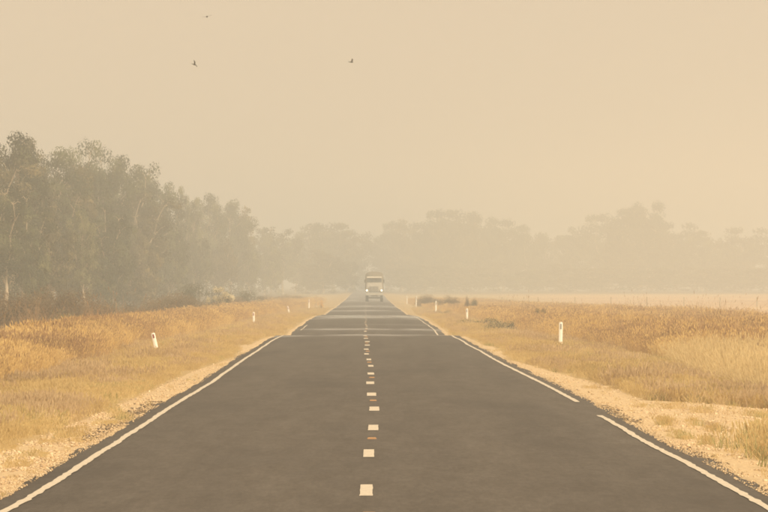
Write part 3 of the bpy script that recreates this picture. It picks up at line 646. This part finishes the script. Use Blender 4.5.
# ------------------------------------------------------------------ guide posts
M_white = flat('white_plastic', (.80, .78, .72), .45, .4, .06, 12)
M_redr = flat('red_reflector', (.22, .03, .03), .3, .5, .2, 60); M_greyr = flat('grey_reflector', (.26, .26, .25), .25, .6, .2, 60)
def post_mesh():
    bm = bmesh.new(); n = 10; prof = []
    for i in range(n+1): a = -1+2*i/n; prof.append((a*.052, .018*(1-a*a)))
    prof2 = [(x, y-.006) for x, y in prof[::-1]]; ring = prof+prof2; hts = [-.3, .3, .8, 1.0, 1.04, 1.06]; sc = [1, 1, 1, 1, .8, .45]; rings = []
    for h, s in zip(hts, sc): rings.append([bm.verts.new((x*s, -y, h)) for x, y in ring])
    m = len(ring)
    for a, b_ in zip(rings, rings[1:]):
        for i in range(m): bm.faces.new((a[i], a[(i+1) % m], b_[(i+1) % m], b_[i]))
    bm.faces.new(rings[-1]); bm.faces.new(rings[0][::-1]); bmesh.ops.recalc_face_normals(bm, faces=bm.faces)
    me = bpy.data.meshes.new('post'); bm.to_mesh(me); bm.free(); me.materials.append(M_white); return me
def refl_mesh(m):
    bm = bmesh.new(); bmesh.ops.create_cube(bm, size=1); bmesh.ops.scale(bm, vec=(.046, .008, .22), verts=bm.verts)
    bmesh.ops.bevel(bm, geom=bm.edges[:], offset=.003, segments=1); me = bpy.data.meshes.new('reflector'); bm.to_mesh(me); bm.free(); me.materials.append(m); return me
PM, RM, GM = post_mesh(), refl_mesh(M_redr), refl_mesh(M_greyr)
def guide_post(x, ytop, ybase, off_, left_side, lean, label, D=None):
    hpx = ybase-ytop; D = D; X = px(x, D); e = bpy.data.objects.new('guide_post', None); col.objects.link(e)
    zt = height(ytop, D); zg = float(ground(X, D)); e.location = (X, D, zg)
    e.rotation_euler = (R(rnd.uniform(-2, 2)), R(lean), R(rnd.uniform(-6, 6))); props(e, label, 'guide post', 'white roadside guide posts')
    s = (zt-zg)/1.06
    o = link('post', PM, e); o.scale = (1.15, 1, s); q = link('reflector', RM if left_side else GM, e, (0, -.021, .87*s)); q.scale = (1, 1, s)
guide_post(157, 332.5, 353, 6, True, -13, 'white guide post with red reflector leaning left, nearest on the left verge', 192)
guide_post(254, 312, 324, 6, True, -2, 'upright white guide post, second along the left verge', 352)
guide_post(290, 306, 317, 6, True, -13, 'thin white guide post leaning left, third along the left verge', 500)
guide_post(309, 299.5, 309, 6, True, 0, 'faint upright guide post, farthest on the left verge', 640)
guide_post(560.5, 322, 342, 6, False, 1, 'white guide post with grey reflector, nearest on the right verge', 200)
guide_post(467, 308.5, 320, 6, False, 0, 'white guide post standing by the low green bush, second on the right verge', 368)
guide_post(436, 301, 309, 6, False, 0, 'white guide post, third along the right verge', 520)
guide_post(416, 296, 302.5, 6, False, 2, 'faint guide post on the right, fourth along the verge', 690)
guide_post(407, 296, 301.5, 6, False, 0, 'farthest faint guide post right of the truck', 820)

# ------------------------------------------------------------------ far paddock fence
M_post = flat('weathered_wood', (.34, .28, .20), .9, .1)
fence = bpy.data.objects.new('paddock_fence', None); col.objects.link(fence)
props(fence, 'faint wire fence with thin timber posts crossing the far pale paddock', 'fence')
def post_cyl():
    bm = bmesh.new(); bmesh.ops.create_cone(bm, segments=8, radius1=.06, radius2=.05, depth=1.5, cap_ends=True)
    bmesh.ops.translate(bm, vec=(0, 0, .45), verts=bm.verts); me = bpy.data.meshes.new('fence_post'); bm.to_mesh(me); bm.free(); me.materials.append(M_post); return me
FP = post_cyl(); pts = []
for x, D in ((466, 800), (502, 790), (538, 780), (575, 770), (611, 762), (647, 755), (684, 748), (720, 742), (757, 736), (795, 730)):
    X = px(x, D); z = float(ground(X, D)); link('fence_post', FP, fence, (X, D, z)); pts.append(Vector((X, D, z)))
for h in (.4, .75, 1.05):
    V = []; Fq = []; tube(V, Fq, [p_+Vector((0, -.1, h)) for p_ in pts], [.006]*len(pts), 4)
    link('wire', mesh_np('wire', np.array(V), np.array(Fq), flat('wire_%d' % int(h*100), (.3, .27, .22), .5)), fence)

# ------------------------------------------------------------------ truck (front faces the camera)
M_tp = flat('cream_truck_paint', (.44, .42, .37), .4, .5, .05, 1.5); M_tan = flat('tan_canvas', (.20, .18, .14), .9, .1, .15, 2)
M_vis = flat('white_visor', (.78, .76, .70), .4); M_dk = flat('dark_metal', (.045, .045, .042), .55, .4); M_rub = flat('rubber', (.03, .03, .03), .85, .2)
M_grille = flat('grille_grey', (.14, .14, .12), .5, .4); M_steel = flat('steel_rim', (.45, .44, .40), .4, .5)
M_glass, t, b = mat('windscreen_glass', .06, .6); b.inputs['Base Color'].default_value = (.03, .045, .045, 1)
M_lamp, t, b = mat('lit_headlight', .2, .5); b.inputs['Base Color'].default_value = (.9, .85, .7, 1)
b.inputs['Emission Color'].default_value = (1, .90, .72, 1); b.inputs['Emission Strength'].default_value = 2.6
TX, TY = px(374.3, 870), 870.0; TZ = float(zr(TY))+.03
truck = bpy.data.objects.new('truck', None); col.objects.link(truck); truck.location = (TX, TY, TZ); truck.scale = (1.04, 1, 1.04)
props(truck, 'pale oncoming truck with lit headlights and a rounded canvas top', 'truck')
def box(name, m, c_, s, bev=.03, taper=None, parent=truck, seg=2):
    bm = bmesh.new(); bmesh.ops.create_cube(bm, size=1); bmesh.ops.scale(bm, vec=s, verts=bm.verts)
    if taper:
        for v in bm.verts:
            if v.co.z > 0: v.co.x *= taper[0]; v.co.y = v.co.y*taper[1]+(taper[2] if len(taper) > 2 else 0)
    if bev: bmesh.ops.bevel(bm, geom=bm.edges[:], offset=bev, segments=seg, affect='EDGES')
    me = bpy.data.meshes.new(name); bm.to_mesh(me); bm.free(); me.materials.append(m)
    return link(name, me, parent, c_)
def cyl(name, m, c_, r_, d, ax='Y', parent=truck, seg=24, bev=0):
    bm = bmesh.new(); bmesh.ops.create_cone(bm, segments=seg, radius1=r_, radius2=r_, depth=d, cap_ends=True)
    if bev: bmesh.ops.bevel(bm, geom=[e for e in bm.edges if len(e.link_faces) == 2 and e.calc_face_angle(0) > 1], offset=bev, segments=2)
    bmesh.ops.rotate(bm, cent=(0, 0, 0), matrix=Matrix.Rotation(R(90), 3, 'X' if ax == 'Y' else 'Y') if ax != 'Z' else Matrix.Identity(3), verts=bm.verts)
    me = bpy.data.meshes.new(name); bm.to_mesh(me); bm.free(); me.materials.append(m); return link(name, me, parent, c_)
box('chassis', M_dk, (0, 3.4, .85), (.9, 7.2, .25), .02)
box('cab', M_tp, (0, 1.6, 2.35), (2.2, 1.7, 1.9), .10, (.92, .9, .05))
box('bonnet', M_tp, (0, .25, 1.72), (1.45, 1.5, .85), .12, (.9, .97))
g_ = box('grille', M_grille, (0, -.53, 1.68), (1.05, .05, .72), .015)
for i in range(7): box('grille_bar', M_steel, (-.42+.14*i, -.035, 0), (.03, .03, .66), 0, parent=g_)
box('bumper', M_tp, (0, -.72, 1.02), (2.35, .22, .34), .04)
for sx in (-1, 1):
    box('mudguard', M_tp, (sx*.93, .1, 1.38), (.46, 1.25, .36), .10, (.9, .75))
    h_ = cyl('headlight', M_tp, (sx*.98, -.56, 1.52), .19, .14, bev=.02)
    cyl('headlight_lens', M_lamp, (0, -.08, 0), .125, .03, parent=h_)
    box('mirror', M_dk, (sx*1.28, .75, 2.75), (.16, .06, .42), .02)
    V = []; Fq = []; tube(V, Fq, [Vector((sx*1.05, .85, 2.5)), Vector((sx*1.26, .77, 2.6)), Vector((sx*1.26, .77, 2.95)), Vector((sx*1.05, .85, 3.05))], [.018]*4, 6)
    link('mirror_bracket', mesh_np('mirror_bracket', np.array(V), np.array(Fq), M_dk), truck)
    box('windscreen', M_glass, (sx*.49, .785, 2.86), (.98, .03, .50), .01, (.97, 1))
    box('door', M_tp, (sx*1.085, 1.55, 2.1), (.05, 1.0, 1.3), .015); box('side_window', M_glass, (sx*1.075, 1.5, 2.93), (.03, .85, .42), .01)
box('sun_visor', M_vis, (0, .62, 3.28), (2.05, .40, .16), .03)
box('cargo_bed', M_dk, (0, 4.9, 1.42), (2.4, 4.4, .30), .03)
# canvas canopy: arched section
V = []; ns = 14
for yy in (2.65, 7.1):
    for i in range(ns+1):
        a = math.pi*i/ns; V.append((-math.cos(a)*1.22, yy, 3.25+max(0, math.sin(a))**.5*.80))
    V.append((1.22, yy, 1.57)); V.append((-1.22, yy, 1.57))
m_ = ns+3; Fq = [(i, (i+1) % m_, m_+(i+1) % m_, m_+i) for i in range(m_)]
link('canopy', mesh_np('canopy', np.array(V), [np.array(Fq), np.array([list(range(m_))[::-1]]), np.array([list(range(m_, 2*m_))])], M_tan), truck)
for yy, xs in ((.15, (-.98, .98)), (5.0, (-.95, .95)), (6.3, (-.95, .95))):
    for x_ in xs:
        w_ = cyl('wheel', M_rub, (x_, yy, .52), .52, .34, 'X', bev=.05); cyl('rim', M_steel, (math.copysign(.12, x_), 0, 0), .28, .14, 'X', parent=w_, bev=.02)
cyl('axle', M_dk, (0, .15, .52), .09, 1.7, 'X'); cyl('axle', M_dk, (0, 5.0, .52), .09, 1.7, 'X'); cyl('axle', M_dk, (0, 6.3, .52), .09, 1.7, 'X')

# ------------------------------------------------------------------ birds
M_bird = flat('dark_feathers', (.045, .035, .028), .8, .2, .3, 30)
def bird(x, y, D, span, roll, yaw, flap, label, pitch=0):
    e = bpy.data.objects.new('bird', None); col.objects.link(e); e.location = (px(x, D), D, height(y, D)); e.rotation_euler = (R(pitch), R(roll), R(yaw)); props(e, label, 'bird')
    L = span*.5; st = [(-.50, .004, .02), (-.42, .030, .0), (-.30, .075, 0), (-.12, .105, -.01), (.08, .11, -.01), (.22, .075, .01), (.30, .060, .03), (.38, .062, .045), (.44, .040, .04), (.50, .008, .02)]
    V = []; Fq = []; tube(V, Fq, [Vector((0, -a*L*1.1, z*L)) for a, r_, z in st], [r_*L*1.5 for a, r_, z in st], 8)
    link('body', mesh_np('body', np.array(V), np.array(Fq), M_bird, smooth=True), e)
    tv = np.array([(-.04, .45, 0), (.04, .45, 0), (.14, .85, -.01), (.05, .90, 0), (-.05, .90, 0), (-.14, .85, -.01)])*L; tv = np.concatenate([tv, tv+[0, 0, .012*L]])
    link('tail', mesh_np('tail', tv, [np.array([[0, 1, 2, 3, 4, 5], [11, 10, 9, 8, 7, 6]]), np.array([(i, (i+1) % 6, 6+(i+1) % 6, 6+i) for i in range(6)])], M_bird), e)
    for sx in (-1, 1):
        prof = [(0, -.20, .16), (.25, -.26, .18), (.5, -.30, .16), (.75, -.16, .22), (.92, .02, .24), (1.0, .16, .22)]; V = []
        for s_, le, te in prof:
            zz = (math.sin(R(flap))*s_ if s_ < .5 else math.sin(R(flap))*.5+math.sin(R(flap*.35))*(s_-.5))*L; xx = (s_*math.cos(R(flap*.8))*L+.05*L)*sx
            for yy, dz in ((le, 0), ((le+te)/2, .025), (te, 0), ((le+te)/2, -.012)): V.append((xx, yy*L, zz+dz*L))
        Fq = [(4*i+q, 4*i+(q+1) % 4, 4*i+4+(q+1) % 4, 4*i+4+q) for i in range(5) for q in range(4)]+[(0, 1, 2, 3), (23, 22, 21, 20)]
        link('wing', mesh_np('wing', np.array(V), np.array(Fq), M_bird, smooth=True), e)
bird(194.5, 64.5, 250, .37, 50, 60, 35, 'dark bird with raised wings, lower of two above the left wood', 20)
bird(207, 16.5, 250, .40, -12, 10, 8, 'thin gliding bird, topmost one near the upper frame edge', 0)
bird(351.5, 62, 330, .42, -35, 60, 42, 'pale grey brown bird with raised wings, alone in the middle of the sky', 10)

# ------------------------------------------------------------------ smoke haze: one closed box of even density
bm = bmesh.new(); bmesh.ops.create_cube(bm, size=1)
bmesh.ops.scale(bm, vec=(3060, 4460, 31.0), verts=bm.verts); bmesh.ops.translate(bm, vec=(0, 1790, 31.0/2-2.6), verts=bm.verts)
me = bpy.data.meshes.new('haze'); bm.to_mesh(me); bm.free()
m = bpy.data.materials.new('smoke_haze'); m.use_nodes = True; t = m.node_tree; t.nodes.clear()
pv = t.nodes.new('ShaderNodeVolumePrincipled'); pv.inputs['Density'].default_value = HAZE; pv.inputs['Color'].default_value = (.875, .95, .99, 1); pv.inputs['Anisotropy'].default_value = .25
mo = t.nodes.new('ShaderNodeOutputMaterial'); t.links.new(pv.outputs[0], mo.inputs['Volume']); me.materials.append(m)
props(link('haze', me), kind='stuff', label='tan bushfire smoke haze filling the air')
